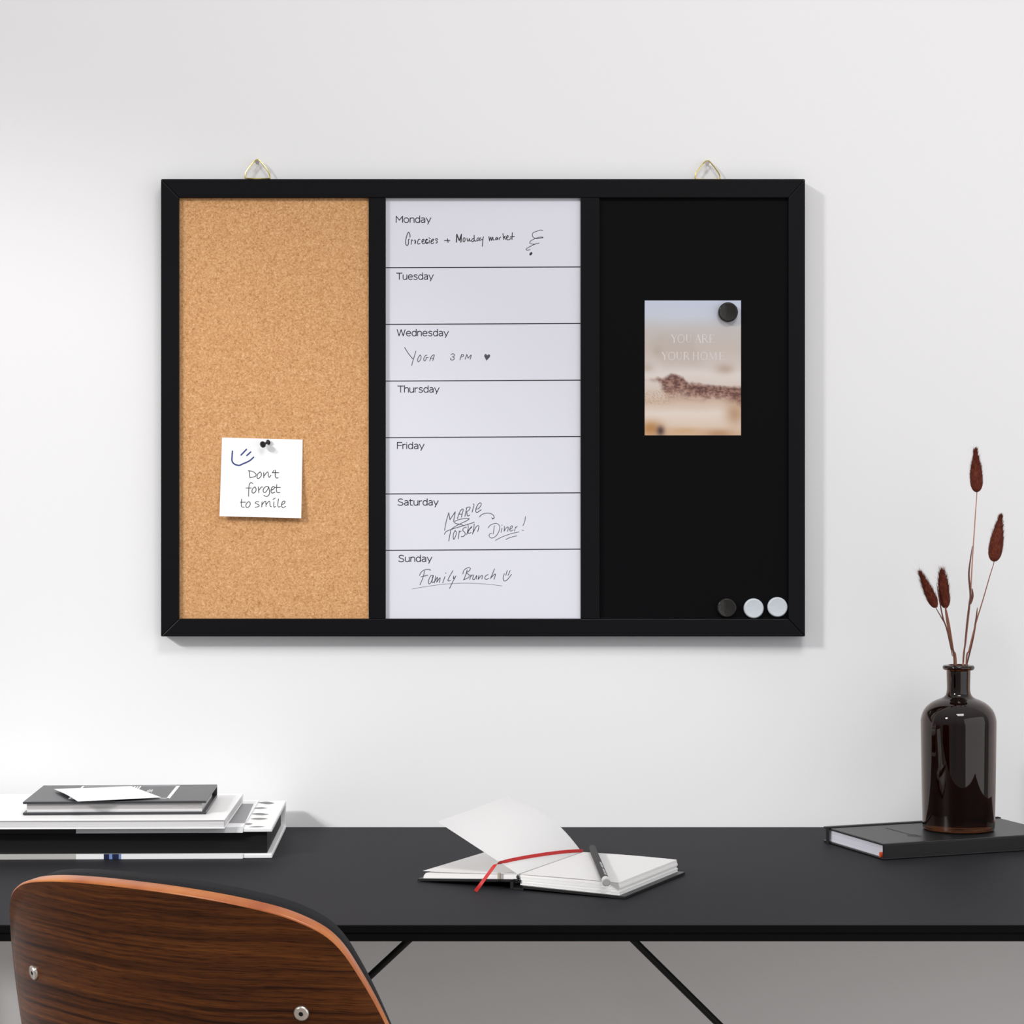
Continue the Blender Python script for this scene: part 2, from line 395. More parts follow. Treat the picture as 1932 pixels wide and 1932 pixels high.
HW = []
def hand(strokes, ox, oy, sc, wd, m=M_marker, name='handwriting', dots=()):
    bm = BM()
    for st in zoomed(strokes, ox, oy, sc): stroke(bm, st, wd, mw)
    for st, w2 in dots:
        for q in zoomed([st], ox, oy, sc): stroke(bm, q, w2, mw)
    return bm, m
bm, m = hand([
 [(300,365),(300,310),(285,250),(258,212),(235,235),(205,310),(180,400),(165,490),(168,560),(185,600),(212,612),(240,590),(250,540),(252,480),(250,440),(282,420)],
 [(345,440),(340,500),(332,580)],[(345,455),(365,448),(395,470)],
 [(600,425),(570,425),(540,470),(528,520),(535,560),(565,572),(605,550)],
 [(655,500),(710,480),(728,440),(700,422),(668,450),(660,500),(675,545),(710,560),(750,535)],
 [(890,450),(880,545)],[(872,380),(915,408)],
 [(930,500),(985,480),(1020,435),(1000,420),(960,445),(935,500),(945,550),(985,555),(1020,530)],
 [(1140,440),(1110,405),(1080,420),(1085,455),(1125,490),(1125,525),(1085,540)],
 [(1340,465),(1510,468)],[(1438,410),(1445,470),(1455,525)]], 755, 425, 16.1, 1.5,
 dots=[([(445,450),(460,480),(465,510),(450,555)], 2.2), ([(825,435),(800,430),(775,480),(780,530),(810,548),(845,525)], 2.4)])
for st in zoomed([
 [(105,310),(115,165)],[(115,165),(160,280)],[(160,280),(200,165)],[(198,165),(190,310)]], 850, 425, 9.66): stroke(bm, st, 2.1, mw)
for st in zoomed([
 [(245,225),(228,260),(232,295),(252,300),(265,270),(262,235),(245,225)],
 [(300,235),(305,275),(320,290),(340,260),(345,240),(350,285),(372,285)],
 [(430,250),(405,245),(388,270),(392,298),(415,295),(430,260),(432,180)],[(432,180),(430,250),(445,290),(470,285)],
 [(520,230),(495,235),(482,265),(492,285),(515,265),(525,235),(528,275),(545,280)],
 [(545,225),(560,265),(585,255)],[(600,210),(590,260),(580,385)],
 [(700,205),(710,285)],[(710,280),(735,215),(745,280),(770,215),(778,268),(800,265)],
 [(850,220),(825,235),(820,262),(840,262),(855,230),(862,262)],[(885,230),(890,265)],[(888,240),(915,215)],
 [(955,150),(968,262)],[(968,225),(1000,195),(985,225),(1010,262)],
 [(1015,235),(1045,220),(1050,190),(1030,195),(1020,230),(1035,265),(1070,262),(1100,240)],
 [(1125,135),(1122,200),(1120,262)],[(1085,215),(1165,205)]], 850, 425, 9.66): stroke(bm, st, 1.5, mw)
for st in zoomed([[(1685,100),(1640,88),(1570,110),(1510,135),(1490,170),(1500,210),(1545,240),(1620,240),(1690,222),(1640,215),(1560,235),(1480,275),(1445,310),(1455,335),(1520,345),(1615,327)],
 [(1615,327),(1530,350),(1430,400),(1380,430),(1390,455),(1450,448)]], 850, 425, 9.66): stroke(bm, st, 1.1, mw)
for st in zoomed([[(1475,507),(1455,533)]], 850, 425, 9.66): stroke(bm, st, 4.2, mw)
obj('handwriting', bm, m, wb)
bm, m = hand([
 [(90,115),(170,240),(255,345)],[(320,185),(275,330),(232,478)],
 [(405,265),(370,310),(352,370),(370,405),(410,360),(425,300),(405,265)],
 [(540,270),(510,280),(480,335),(478,370),(500,385),(525,350),(530,320),(570,315)],
 [(600,385),(625,310),(655,275),(690,262),(680,310),(660,380)],[(610,335),(680,325)],
 [(1030,260),(1070,240),(1100,265),(1085,295),(1050,305)],[(1060,305),(1095,325),(1080,360),(1040,368),(1018,350),(1030,325)],
 [(1245,255),(1210,365)],[(1245,255),(1285,265),(1270,300),(1230,310)],[(1315,352),(1350,255)],[(1350,255),(1375,330)],[(1375,330),(1440,265),(1415,355)]], 755, 645, 10.73, 1.35, M_markerg)
for st in zoomed([[(1748,382),(1700,290),(1715,245),(1745,250),(1765,275),(1790,248),(1825,265),(1815,310),(1775,350)]], 755, 645, 10.73): fill(bm, st, mw)
obj('handwriting', bm, m, wb)
bm, m = hand([
 [(100,690),(130,520),(190,310)],[(190,310),(215,460)],[(215,460),(330,290)],[(330,290),(310,400),(290,505)],
 [(375,440),(410,330),(460,245),(500,238),(480,320),(460,410)],[(405,345),(480,340)],
 [(535,390),(575,210)],[(560,215),(610,190),(650,195),(625,250),(575,290)],[(575,290),(590,380),(640,360)],
 [(725,165),(690,300)],[(715,120),(735,150)],
 [(770,235),(830,220),(885,140),(870,100),(820,130),(775,220),(770,290),(810,300),(885,245)],
 [(845,405),(900,350),(1000,320),(1090,330),(1150,370),(1160,410)],
 [(630,440),(540,435),(420,455),(330,490),(310,515),(340,540),(420,560),(500,580)],[(630,445),(560,490),(430,550),(320,610),(250,660)],
 [(95,775),(130,720),(200,685),(330,640),(500,590),(740,515)],[(235,670),(215,780),(190,915)],
 [(330,690),(290,760),(285,850),(300,880),(340,800),(350,720),(320,700)],
 [(415,700),(395,870)],[(410,730),(455,705)],
 [(565,620),(510,640),(490,690),(530,730),(540,780),(500,820),(455,825)],
 [(600,550),(605,650),(575,780)],[(600,700),(650,650),(690,610),(650,640),(605,720),(620,755),(670,735)],
 [(735,550),(725,650),(700,770)],[(710,740),(780,610),(830,590),(830,640),(810,715)]], 830, 940, 11.365, 1.35, M_markerg)
for st in zoomed([[(1095,405),(1130,460),(1185,410),(1130,425)]], 830, 940, 11.365): fill(bm, st, mw)
for st in zoomed([
 [(1035,635),(1080,580),(1160,545),(1230,545),(1280,600),(1275,680),(1220,790),(1150,845),(1090,850),(1055,810),(1065,770),(1110,750)],[(1165,590),(1155,690),(1140,770)],
 [(1330,640),(1310,735)],[(1330,572),(1332,588)],
 [(1385,600),(1375,710)],[(1375,710),(1420,640),(1465,620),(1450,715)],
 [(1500,670),(1550,630),(1545,590),(1510,620),(1495,680),(1520,705),(1570,680)],
 [(1620,620),(1600,705)],[(1615,640),(1660,600)],
 [(1835,395),(1820,490),(1780,590)],[(1770,690),(1795,690)],
 [(1190,905),(1300,845),(1450,785),(1590,745),(1695,722)],[(1410,885),(1500,845),(1650,805)]], 830, 940, 11.365): stroke(bm, st, 1.15, mw)
obj('handwriting', bm, m, wb)
bm, m = hand([
 [(200,190),(230,130),(300,90),(380,90),(380,105)],[(285,110),(260,220),(205,355)],[(225,215),(345,185)],
 [(430,190),(390,200),(355,280),(360,335),(390,320),(430,230),(435,190),(415,310),(450,300)],
 [(480,200),(455,320)],[(460,300),(510,220),(495,310)],[(495,310),(555,230),(540,315)],
 [(640,210),(600,320)],[(650,145),(655,157)],[(780,105),(730,190),(690,270),(705,285),(735,275)],
 [(790,200),(785,245),(800,240),(830,200)],[(830,200),(780,290),(720,415)],
 [(950,165),(970,100),(1030,60),(1080,65),(1060,110),(1010,150),(1055,175),(1050,225),(960,268)],[(1025,95),(1000,180),(965,265)],
 [(1090,180),(1070,262)],[(1085,210),(1120,180)],[(1140,180),(1120,250),(1150,260),(1190,190),(1185,255)],
 [(1230,190),(1215,260)],[(1215,260),(1270,195),(1290,200),(1280,255)],[(1390,175),(1345,200),(1330,245),(1360,260),(1400,240)],
 [(1500,75),(1470,150),(1430,245)],[(1440,230),(1500,170),(1515,180),(1490,260)],
 [(1670,160),(1650,230),(1665,285),(1720,265),(1795,170)],[(1720,105),(1695,190)],[(1770,105),(1735,190)]], 770, 1065, 9.2, 1.3, M_markerg)
for st in zoomed([[(70,425),(300,385),(600,345),(900,325),(1100,325),(1400,345),(1630,372)]], 770, 1065, 9.2): stroke(bm, st, .7, mw)
obj('handwriting', bm, m, wb)

# brass hangers (part of the board) and the nails they hang on
for cx_, lab in ((486, 'small metal nail in the wall above the cork panel'), (1335, 'small metal nail in the wall above the black panel')):
    Zh = ZC-.006; dy = 0 if cx_ < 900 else 1.5
    P = [(cx_-23.5, 336), (cx_-22.5, 327), (cx_-17, 318), (cx_-6, 304.5), (cx_-.5, 301.5), (cx_+5, 304.5), (cx_+16, 318), (cx_+22.5, 329), (cx_+23.5, 336.5)]
    pts = catmull([W(x, y+dy, Zh) for x, y in P], 6)
    pts += [W(cx_+8+(-16)*k/4, 337.3+dy, Zh) for k in range(5)]
    bm = BM(); tube(bm, pts, .00075, 8, closed=True); 
    a = W(cx_-7, 336+dy, Zh); b = W(cx_+7, 358, Zh); box(bm, a.x, b.x, a.y-.0012, a.y+.0012, b.z, a.z-.001)
    obj('brass_hanger', bm, M_brass, board, True)
    c = W(cx_-.5, 306.3+dy, ZC-.010)
    t = tag(None or obj('nail', (lambda q: (lathe(q, [(0, -.001), (.0021, -.001), (.0024, 0), (.0022, .0008), (.0011, .001), (.0011, .0115), (0, .0115)], 14, Matrix.Translation(c+Vector((0, -.0005, 0))) @ Matrix.Rotation(-math.pi/2, 4, 'X')), q)[1])(BM()), M_steel, None, True, c), lab, 'nail', 'nails holding the memo board')

# ------------------------------------------------------------------ sticky note with pin
nc = [(390+x/9.2, 800+y/9.2) for x, y in ((265, 235), (1665, 270), (1640, 1635), (222, 1600))]
def notept(u, v, off=0):
    lift = .0009+.0062*v**1.6
    x = (nc[0][0]*(1-u)+nc[1][0]*u)*(1-v)+(nc[3][0]*(1-u)+nc[2][0]*u)*v
    y = (nc[0][1]*(1-u)+nc[1][1]*u)*(1-v)+(nc[3][1]*(1-u)+nc[2][1]*u)*v
    return W(x, y, ZP-lift-off)
def mn(px, py):
    v = (py-nc[0][1]-(px-nc[0][0])*.025)/(nc[3][1]-nc[0][1]); v = min(max(v, 0), 1)
    return W(px, py, ZP-(.0009+.0062*v**1.6)-.00018)
note = thing('sticky_note', 'white square note reminding to smile pinned on the cork panel', 'note', notept(.5, 1))
bm = BM(); sheet(bm, [[notept(i/6, j/16) for i in range(7)] for j in range(17)], .0002); pp = obj('paper', bm, M_paper, note, True)
bm = BM()
for st in zoomed([[(447,470),(440,560),(440,640),(480,695),(560,718),(620,695),(740,640),(815,575)],[(690,440),(595,540)],[(765,485),(695,548)]], 390, 800, 9.2): stroke(bm, st, 2.7, mn)
obj('blue_smiley_drawing', bm, M_blue, note)
bm = BM()
for st in zoomed([
 [(740,820),(750,930)],[(720,810),(800,825),(855,870),(840,910),(750,932)],[(930,830),(885,870),(875,930),(900,945),(945,900),(945,850),(925,832)],
 [(990,840),(990,935)],[(995,900),(1045,840),(1065,840),(1070,900),(1085,925),(1115,890)],[(1165,805),(1140,845)],[(1190,800),(1190,900),(1205,935),(1240,935)],[(1150,845),(1250,845)],
 [(800,1035),(770,1015),(740,1050),(730,1130),(725,1255)],[(680,1112),(775,1112)],[(840,1090),(800,1120),(785,1170),(805,1200),(850,1170),(855,1120),(835,1090)],
 [(895,1090),(905,1195)],[(905,1150),(950,1095),(970,1095)],
 [(1070,1090),(1030,1085),(985,1130),(985,1180),(1020,1185),(1060,1130),(1075,1090)],[(1075,1090),(1090,1160),(1085,1220),(1045,1258),(990,1240)],
 [(1120,1150),(1170,1120),(1165,1085),(1130,1105),(1115,1165),(1135,1200),(1185,1180)],[(1215,1050),(1210,1150),(1225,1190),(1270,1188)],[(1180,1100),(1280,1100)],
 [(605,1305),(600,1400),(615,1440),(655,1440)],[(585,1357),(675,1357)],[(730,1345),(690,1380),(680,1430),(705,1450),(745,1420),(755,1370),(730,1345)],
 [(905,1350),(860,1350),(845,1375),(900,1400),(905,1430),(840,1445)],[(960,1350),(955,1440)],[(960,1400),(1005,1345),(1025,1350),(1030,1430)],[(1030,1400),(1075,1345),(1095,1350),(1100,1420),(1125,1435)],
 [(1165,1350),(1165,1440),(1195,1430)],[(1150,1310),(1190,1285)],[(1245,1300),(1235,1400),(1245,1440),(1280,1430)],
 [(1300,1400),(1350,1375),(1355,1340),(1320,1345),(1300,1400),(1315,1450),(1370,1430)]], 390, 800, 9.2): stroke(bm, st, 1.35, mn)
obj('handwriting', bm, M_marker, note)
a = W(507, 834, ZP-.002); b = W(494.5, 839.3, ZP-.0105)
ax = (b-a); ln = ax.length; Mx = Matrix.Translation(a) @ ax.to_track_quat('Z', 'Y').to_matrix().to_4x4()
pin = thing('push_pin', 'black push pin holding the white square note', 'push pin', a)
bm = BM(); lathe(bm, [(0, 0), (.0024, 0), (.0029, .0006), (.0029, .0012), (.0022, .0019), (.0013, .003), (.0012, ln*.62), (.0018, ln*.72), (.0034, ln*.80), (.0037, ln*.88), (.0034, ln*.97), (.0026, ln), (0, ln)], 24, Mx); obj('pin_head', bm, M_pin, pin, True)
bm = BM(); tube(bm, [Mx @ Vector((0, 0, .0005)), Mx @ Vector((0, 0, -.0035))], [.0005, .0001], 8); obj('needle', bm, M_steel, pin, True)

# ------------------------------------------------------------------ postcard
def interp(x, P):
    if x <= P[0][0]: return P[0][1]
    for (a, ya), (b, yb) in zip(P, P[1:]):
        if x <= b:
            t_ = (x-a)/(b-a)
            return tuple(p+(q-p)*t_ for p, q in zip(ya, yb)) if isinstance(ya, tuple) else ya+(yb-ya)*t_
    return P[-1][1]
def sst(a, b, x):
    x = min(max((x-a)/(b-a), 0), 1); return x*x*(3-2*x)
def mixc(a, b, f): return tuple(p+(q-p)*f for p, q in zip(a, b))
def cardcol(u, v):
    X, Y = 228+u*1130, 165+v*1587
    n1 = noise.noise(Vector((u*3, v*5, 3))); n2 = noise.noise(Vector((u*1.7+9, v*3.2, 7)))
    c = interp(v+.02*n1, [(0, (197, 203, 221)), (.12, (201, 204, 216)), (.22, (197, 190, 186)), (.36, (199, 186, 178)), (.47, (208, 196, 190)), (.55, (224, 214, 207)), (.62, (218, 204, 195)), (.74, (208, 182, 162)), (.84, (230, 215, 204)), (.93, (224, 203, 184)), (1, (212, 178, 150))])
    c = mixc(c, (176, 160, 146), .22*sst(.05, .4, n2)*sst(.2, .3, v)*(1-sst(.45, .55, v)))
    def blob(cx, cy, rx, ry, col, k): 
        d = ((X-cx)/rx)**2+((Y-cy)/ry)**2
        return mixc(c, col, k*math.exp(-d))
    c = blob(1170, 970, 110, 60, (176, 152, 134), .7); c = blob(260, 960, 70, 50, (178, 160, 142), .5); c = blob(380, 760, 60, 60, (180, 165, 150), .5)
    top = interp(X, [(228, 1095.), (400, 1075.), (560, 1035.), (680, 1070.), (740, 1135.), (850, 1150.), (1050, 1165.), (1358, 1185.)])
    bot = interp(X, [(228, 1120.), (380, 1150.), (480, 1290.), (700, 1345.), (900, 1350.), (1100, 1335.), (1250, 1350.), (1358, 1430.)])
    nb_ = noise.noise(Vector((X/130, Y/90, 21))); top += 26*nb_+14*noise.noise(Vector((X/45, 3, 2))); bot += 70*noise.noise(Vector((X/150, Y/120, 31)))
    g1 = .9*noise.noise(Vector((X/70, Y/38, 1)))+.8*noise.noise(Vector((X/24, Y/16, 5)))
    k = sst(top-22, top+30, Y)*(1-sst(bot-90, bot+40, Y))*(.35+.65*sst(228, 430, X))
    base = mixc((158, 118, 104), (204, 168, 146), sst(top+40, bot+30, Y))
    dk = mixc(base, (84, 52, 48), min(max(.5+g1*1.3, 0), 1)*(.95-.45*sst(top+60, bot+30, Y)))
    c = mixc(c, dk, k*.95)
    g2 = noise.noise(Vector((X/13, Y/11, 11)))
    k2 = sst(1200, 1260, Y)*(1-sst(1340, 1420, Y))*(1-sst(430, 640, X))
    c = mixc(c, (150, 118, 90), k2*sst(.1, .5, g2)*.6)
    c = blob(1290, 1500, 110, 130, (176, 132, 96), .75); c = blob(1300, 1300, 110, 60, (120, 80, 72), .35)
    c = blob(300, 1670, 130, 90, (178, 122, 66), .85); c = blob(415, 1700, 45, 55, (70, 52, 56), .95); c = blob(1100, 1730, 160, 50, (170, 120, 82), .6); c = blob(700, 1700, 200, 40, (200, 150, 100), .5)
    return srgb(*c)
cz = ZP-.0011
card = thing('postcard', 'beige sand dune postcard with pale lettering held on the black panel by a magnet', 'postcard', W(1307, 821.5, cz))
bm = BM(); NI, NJ = 110, 154; lay = bm.verts.layers.float_color.new('print')
G = [[W(1216.3+(1398-1216.3)*i/NI, 567+(821.3-567)*j/NJ, cz) for i in range(NI+1)] for j in range(NJ+1)]
vv = [[bm.verts.new(G[j][i]) for i in range(NI+1)] for j in range(NJ+1)]
for j in range(NJ):
    for i in range(NI): bm.faces.new([vv[j][i], vv[j+1][i], vv[j+1][i+1], vv[j][i+1]])
bk = [bm.verts.new(G[j][i]+Vector((0, .0005, 0))) for j, i in ((0, 0), (0, NI), (NJ, NI), (NJ, 0))]
bm.faces.new(bk)
edges = [[vv[0][i] for i in range(NI+1)], [vv[j][NI] for j in range(NJ+1)], [vv[NJ][i] for i in range(NI, -1, -1)], [vv[j][0] for j in range(NJ, -1, -1)]]
for k in range(4): bm.faces.new(edges[k]+[bk[(k+1) % 4], bk[k]])
for j in range(NJ+1):
    for i in range(NI+1): vv[j][i][lay] = (*cardcol(i/NI, j/NJ), 1)
for v in bk: v[lay] = (.8, .8, .8, 1)
obj('printed_picture', bm, M_card, card)
def mc(px, py): return W(px, py, cz-.00006)
bm = BM()
TK, TN = 1.9, .55
def serif(x, y, w_): stroke(bm, [(x-w_, y), (x+w_, y)], .5, mc, False)
def letter(ch, x0, x1, y0, y1):
    w_ = x1-x0; xm = (x0+x1)/2; ym = (y0+y1)/2
    s = lambda a, b, c, d, t_: stroke(bm, [(a, b), (c, d)], t_, mc, False)
    if ch == 'Y':
        s(x0+w_*.12, y0, xm, ym+.5, TK); s(x1-w_*.12, y0, xm, ym+.5, TN); s(xm, ym, xm, y1, TK); serif(x0+w_*.15, y0, 1.6); serif(x1-w_*.12, y0, 1.3); serif(xm, y1, 1.8)
    elif ch == 'O':
        for sx in (-1, 1):
            stroke(bm, [(xm, y0), (xm+sx*w_*.32, y0+(y1-y0)*.1), (xm+sx*w_*.43, ym), (xm+sx*w_*.32, y1-(y1-y0)*.1), (xm, y1)], 1.1, mc)
            s(xm+sx*w_*.41, y0+(y1-y0)*.3, xm+sx*w_*.41, y1-(y1-y0)*.3, 1.5)
    elif ch == 'U':
        stroke(bm, [(x0+w_*.2, y0), (x0+w_*.2, ym), (x0+w_*.24, y1-3), (xm, y1), (x1-w_*.22, y1-3), (x1-w_*.2, ym), (x1-w_*.2, y0)], .7, mc); s(x0+w_*.2, y0, x0+w_*.2, y1-4, TK); serif(x0+w_*.2, y0, 1.8); serif(x1-w_*.2, y0, 1.4)
    elif ch == 'A':
        s(xm, y0, x0+w_*.12, y1, TN); s(xm, y0, x1-w_*.12, y1, TK); s(x0+w_*.28, ym+2, x1-w_*.3, ym+2, TN); serif(x0+w_*.12, y1, 1.5); serif(x1-w_*.12, y1, 1.6)
    elif ch == 'R':
        s(x0+w_*.2, y0, x0+w_*.2, y1, TK); stroke(bm, [(x0+w_*.2, y0), (xm+w_*.1, y0), (x1-w_*.2, y0+3.5), (xm+w_*.1, ym), (x0+w_*.2, ym)], .9, mc); s(xm, ym, x1-w_*.05, y1, 1.5); serif(x0+w_*.2, y1, 1.7)
    elif ch == 'E':
        s(x0+w_*.22, y0, x0+w_*.22, y1, TK); s(x0+w_*.1, y0, x1-w_*.1, y0, TN); s(x0+w_*.1, y1, x1-w_*.05, y1, TN); s(x0+w_*.2, ym, x1-w_*.3, ym, TN); s(x1-w_*.1, y0, x1-w_*.1, y0+2.5, TN); s(x1-w_*.05, y1, x1-w_*.05, y1-2.5, TN)
    elif ch == 'H':
        for f_ in (.2, .8): s(x0+w_*f_, y0, x0+w_*f_, y1, TK*.9); serif(x0+w_*f_, y0, 1.6); serif(x0+w_*f_, y1, 1.6)
        s(x0+w_*.2, ym, x0+w_*.8, ym, TN)
    elif ch == 'M':
        s(x0+w_*.14, y0, x0+w_*.1, y1, TN); s(x0+w_*.14, y0, xm, y1-1, 1.5); s(xm, y1-1, x1-w_*.14, y0, TN); s(x1-w_*.14, y0, x1-w_*.12, y1, TK*.9); serif(x0+w_*.1, y1, 1.4); serif(x1-w_*.12, y1, 1.6)
zx = lambda x: 1230+x/12.465
zy = lambda y: 610+y/12.465
for ch, a, b in (('Y', 450, 595), ('O', 600, 770), ('U', 785, 940), ('A', 1010, 1160), ('R', 1165, 1320), ('E', 1335, 1480)): letter(ch, zx(a), zx(b), zy(272), zy(452))
for ch, a, b in (('Y', 225, 375), ('O', 380, 550), ('U', 560, 720), ('R', 735, 880), ('H', 945, 1120), ('O', 1140, 1310), ('M', 1340, 1530), ('E', 1570, 1720)): letter(ch, zx(a), zx(b), zy(682), zy(857))
obj('pale_lettering', bm, mat('pale_card_print', srgb(224, 216, 214), .5), card)

# ------------------------------------------------------------------ magnets
def magnet(cx_, cy_, r, Zs, th, m, label):
    rr = r*Zs/F; c = W(cx_, cy_, Zs)
    Mm = Matrix.Translation(c) @ Matrix.Rotation(math.pi/2, 4, 'X')
    bm = BM(); lathe(bm, [(0, 0), (rr*.97, 0), (rr, .0006), (rr, th-.0016), (rr*.965, th-.0007), (rr*.90, th-.0001), (rr*.88, th), (rr*.84, th-.0001), (0, th-.00015)], 48, Mm)
    tag(obj('round_magnet', bm, m, None, True, c), label, 'magnet', 'round magnets on the black panel')
magnet(1373, 589.5, 18.6, cz-.0006, .0062, M_magb, 'black round magnet on the top right corner of the postcard')
magnet(1370.5, 1146.5, 18.3, ZP-.0003, .0062, M_magb, 'black round magnet at the bottom of the black panel beside the white magnets')
magnet(1421.3, 1147.5, 18.7, ZP-.0003, .0062, M_magw, 'white round magnet between the black one and the corner white one')
magnet(1466, 1145, 18.7, ZP-.0003, .0062, M_magw, 'white round magnet nearest the lower right corner of the frame')

# ------------------------------------------------------------------ books on the left
def rotbox(bm, origin, ang, x0, x1, y0, y1, z0, z1, mi=0, bev=0):
    box(bm, x0, x1, y0, y1, z0, z1, Matrix.Translation(origin) @ Matrix.Rotation(ang, 4, 'Z'), mi, bev)
# large picture book; local frame: origin at its front right bottom corner, x to the left negative, y towards the wall
fr = onplane(513.5, 1619.5, DZ+.0002); ang1 = math.radians(1.6); D1, W1, H1 = .196, .37, .0305
big = thing('large_book', 'thick white book with black page edges and grey leaf print at bottom of the stack', 'book', fr, 'books stacked on the desk')
bm = BM(); rotbox(bm, fr, ang1, -W1, 0, 0, D1, 0, .0044, bev=.001); rotbox(bm, fr, ang1, -W1, 0, 0, D1, H1-.0042, H1, bev=.001); rotbox(bm, fr, ang1, -W1, 0, D1-.003, D1, .003, H1-.003, bev=.001)
obj('cover', bm, M_bookwhite, big)
bm = BM(); rotbox(bm, fr, ang1, -W1+.005, -.0055, .006, D1-.0035, .0045, H1-.0043); obj('page_block', bm, M_pageblack, big)
R1 = Matrix.Translation(fr) @ Matrix.Rotation(ang1, 4, 'Z')
jx = -.0292
bm = BM()
def jseg(xa, xb, mi_top, mi_bot):
    box(bm, xa, xb, -.0012, -.0002, H1-.0046, H1+.0009, R1, mi_top); box(bm, xa, xb, -.0012, -.0002, -.0002+.0003, .0052, R1, mi_bot)
lx = lambda px: (px-513.5)/1887.0
jseg(lx(146), jx, 0, 0); jseg(-W1-.001, lx(146), 1, 2)
box(bm, -W1-.001, jx, -.0008, D1, H1+.0002, H1+.0009, R1, 0)
xs = [198, 203, 208, 214, 221, 226, 230]
for a, b, mi in zip(xs, xs[1:], (3, 3, 4, 3, 3, 4)): box(bm, lx(a), lx(b), -.0016, -.0011, .0002, .0053, R1, mi)
q = [onplane(*p, DZ+H1+.0011) for p in ((478.5, 1516.6), (462, 1553), (380, 1553), (380, 1516.6))]
prism(bm, q, Vector((0, 0, .0001)), 5)
obj('dust_jacket', bm, [M_jacket, M_jblack, M_beige, M_navy, M_lblue, M_jgrey], big)
zpl = DZ+H1+.0003
def lens(x0, y0, x1, y1, h, k=.5):
    top = []; bot = []
    for i in range(13):
        u = i/12; s_ = math.sin(math.pi*u**(1.0 if k == .5 else k))
        top.append((x0+(x1-x0)*u, y0+(y1-y0)*u-h*s_)); bot.append((x0+(x1-x0)*u, y0+(y1-y0)*u+h*s_))
    bm = BM(); fill(bm, zoomed([top+bot[-2:0:-1]], 400, 1480, 9.66)[0], lambda a, b: onplane(a, b, zpl)); obj('leaf_print', bm, M_leafgrey, big)
lens(800, 328, 1142, 342, 24, 1.3); lens(735, 433, 1010, 428, 15); lens(705, 536, 1040, 545, 20); lens(700, 627, 1018, 625, 18); lens(590, 722, 745, 718, 17); lens(668, 774, 962, 768, 11)
# white softcover
z0 = DZ+H1+.0015; fr2 = onplane(424, 1563.6, z0); ang2 = math.radians(1.2); D2, W2, H2 = .190, .30, .0092
wb2 = thing('white_book', 'thin plain white book lying in the middle of the stack', 'book', fr2, 'books stacked on the desk')
bm = BM(); rotbox(bm, fr2, ang2, -W2, 0, 0, D2, H2-.0012, H2, bev=.0004); rotbox(bm, fr2, ang2, -W2, 0, 0, D2, 0, .0009, bev=.0003); rotbox(bm, fr2, ang2, -W2, 0, D2-.001, D2, .0005, H2-.0005)
obj('cover', bm, M_bookwhite, wb2)
bm = BM(); rotbox(bm, fr2, ang2, -W2+.002, -.0008, .001, D2-.001, .0009, H2-.0012); obj('page_block', bm, M_pages, wb2)
# grey hardcover on top
z1 = z0+H2+.0003; fr3 = onplane(389, 1536, z1); ang3 = math.radians(2.3); D3, W3, H3 = .126, .1835, .0134
gb = thing('grey_book', 'small dark grey hardcover book with white label lying on top of the stack', 'book', fr3, 'books stacked on the desk')
bm = BM(); rotbox(bm, fr3, ang3, -W3, 0, 0, D3, 0, .0024, bev=.0007); rotbox(bm, fr3, ang3, -W3, 0, 0, D3, H3-.0024, H3, bev=.0007); rotbox(bm, fr3, ang3, -W3, 0, D3-.0024, D3, .002, H3-.002, bev=.0007)
obj('cover', bm, M_bookgrey, gb)
bm = BM(); rotbox(bm, fr3, ang3, -W3+.0036, -.0045, .0035, D3-.012, .0024, H3-.0024); 
pb = obj('page_block', bm, M_pages, gb)
bm = BM(); rotbox(bm, fr3, ang3, -W3+.0036, -.0046, .0031, .0036, .0056, H3-.0024); obj('grey_page_section', bm, M_pagesg, gb)
R3 = Matrix.Translation(fr3) @ Matrix.Rotation(ang3, 4, 'Z'); R3i = R3.inverted()
bm = BM(); zl = z1+H3+.0002
lp = [onplane(220+x/9.66, 1470+y/9.66, zl) for x, y in ((1110, 130), (970, 345))]
a = R3i @ lp[0]; b = R3i @ lp[1]
X1 = (a.x+b.x)/2; Y1 = a.y+.004; Y0 = b.y; X0 = (R3i @ onplane(149, 1489, zl)).x
for q in ((X0, X1, Y0-.002, Y0), (X0, X1, Y1, Y1+.002), (X0, X0+.0022, Y0, Y1), (X1-.0024, X1+.0012, Y0-.002, Y1+.002)):
    box(bm, q[0], q[1], q[2], q[3], H3+.0001, H3+.00025, R3)
xm = (X0+X1)/2
for k in range(5): box(bm, X1-.0285+.0012*k, X1-.0279+.0012*k, Y0+.045+.004*(k % 2), Y0+.062+.006*((k*3) % 2), H3+.0001, H3+.00025, R3)
for k in range(3): box(bm, X1-.046+.0028*k, X1-.0445+.0028*k, Y0+.07, Y0+.097-.006*(k % 2), H3+.0001, H3+.00025, R3)
obj('cover_label', bm, M_paper, gb)
# loose white slip lying across the grey book
zs = z1+H3
A_ = onplane(102, 1489.5, zs+.002); A_ = W(102, 1489.5, A_.y+ZC+.0); B_ = onplane(248, 1484.3, zs+.0008); C_ = onplane(304, 1505.2, zs+.0008); D_ = onplane(147, 1512.8, zs+.0022)
slip = thing('paper_slip', 'loose white paper slip lying across the grey book and curling over its front edge', 'paper', (A_+B_+C_+D_)/4)
def slippt(u, v):
    p = (A_*(1-u)+B_*u)*(1-v)+(D_*(1-u)+C_*u)*v
    return p+Vector((0, 0, .0022*max(0, .45-u)**1*2*(math.sin(v*math.pi)*.5)+.0004))
bm = BM(); sheet(bm, [[slippt(i/12, j/12) for i in range(13)] for j in range(13)], .00022); obj('paper', bm, M_paper, slip, True)

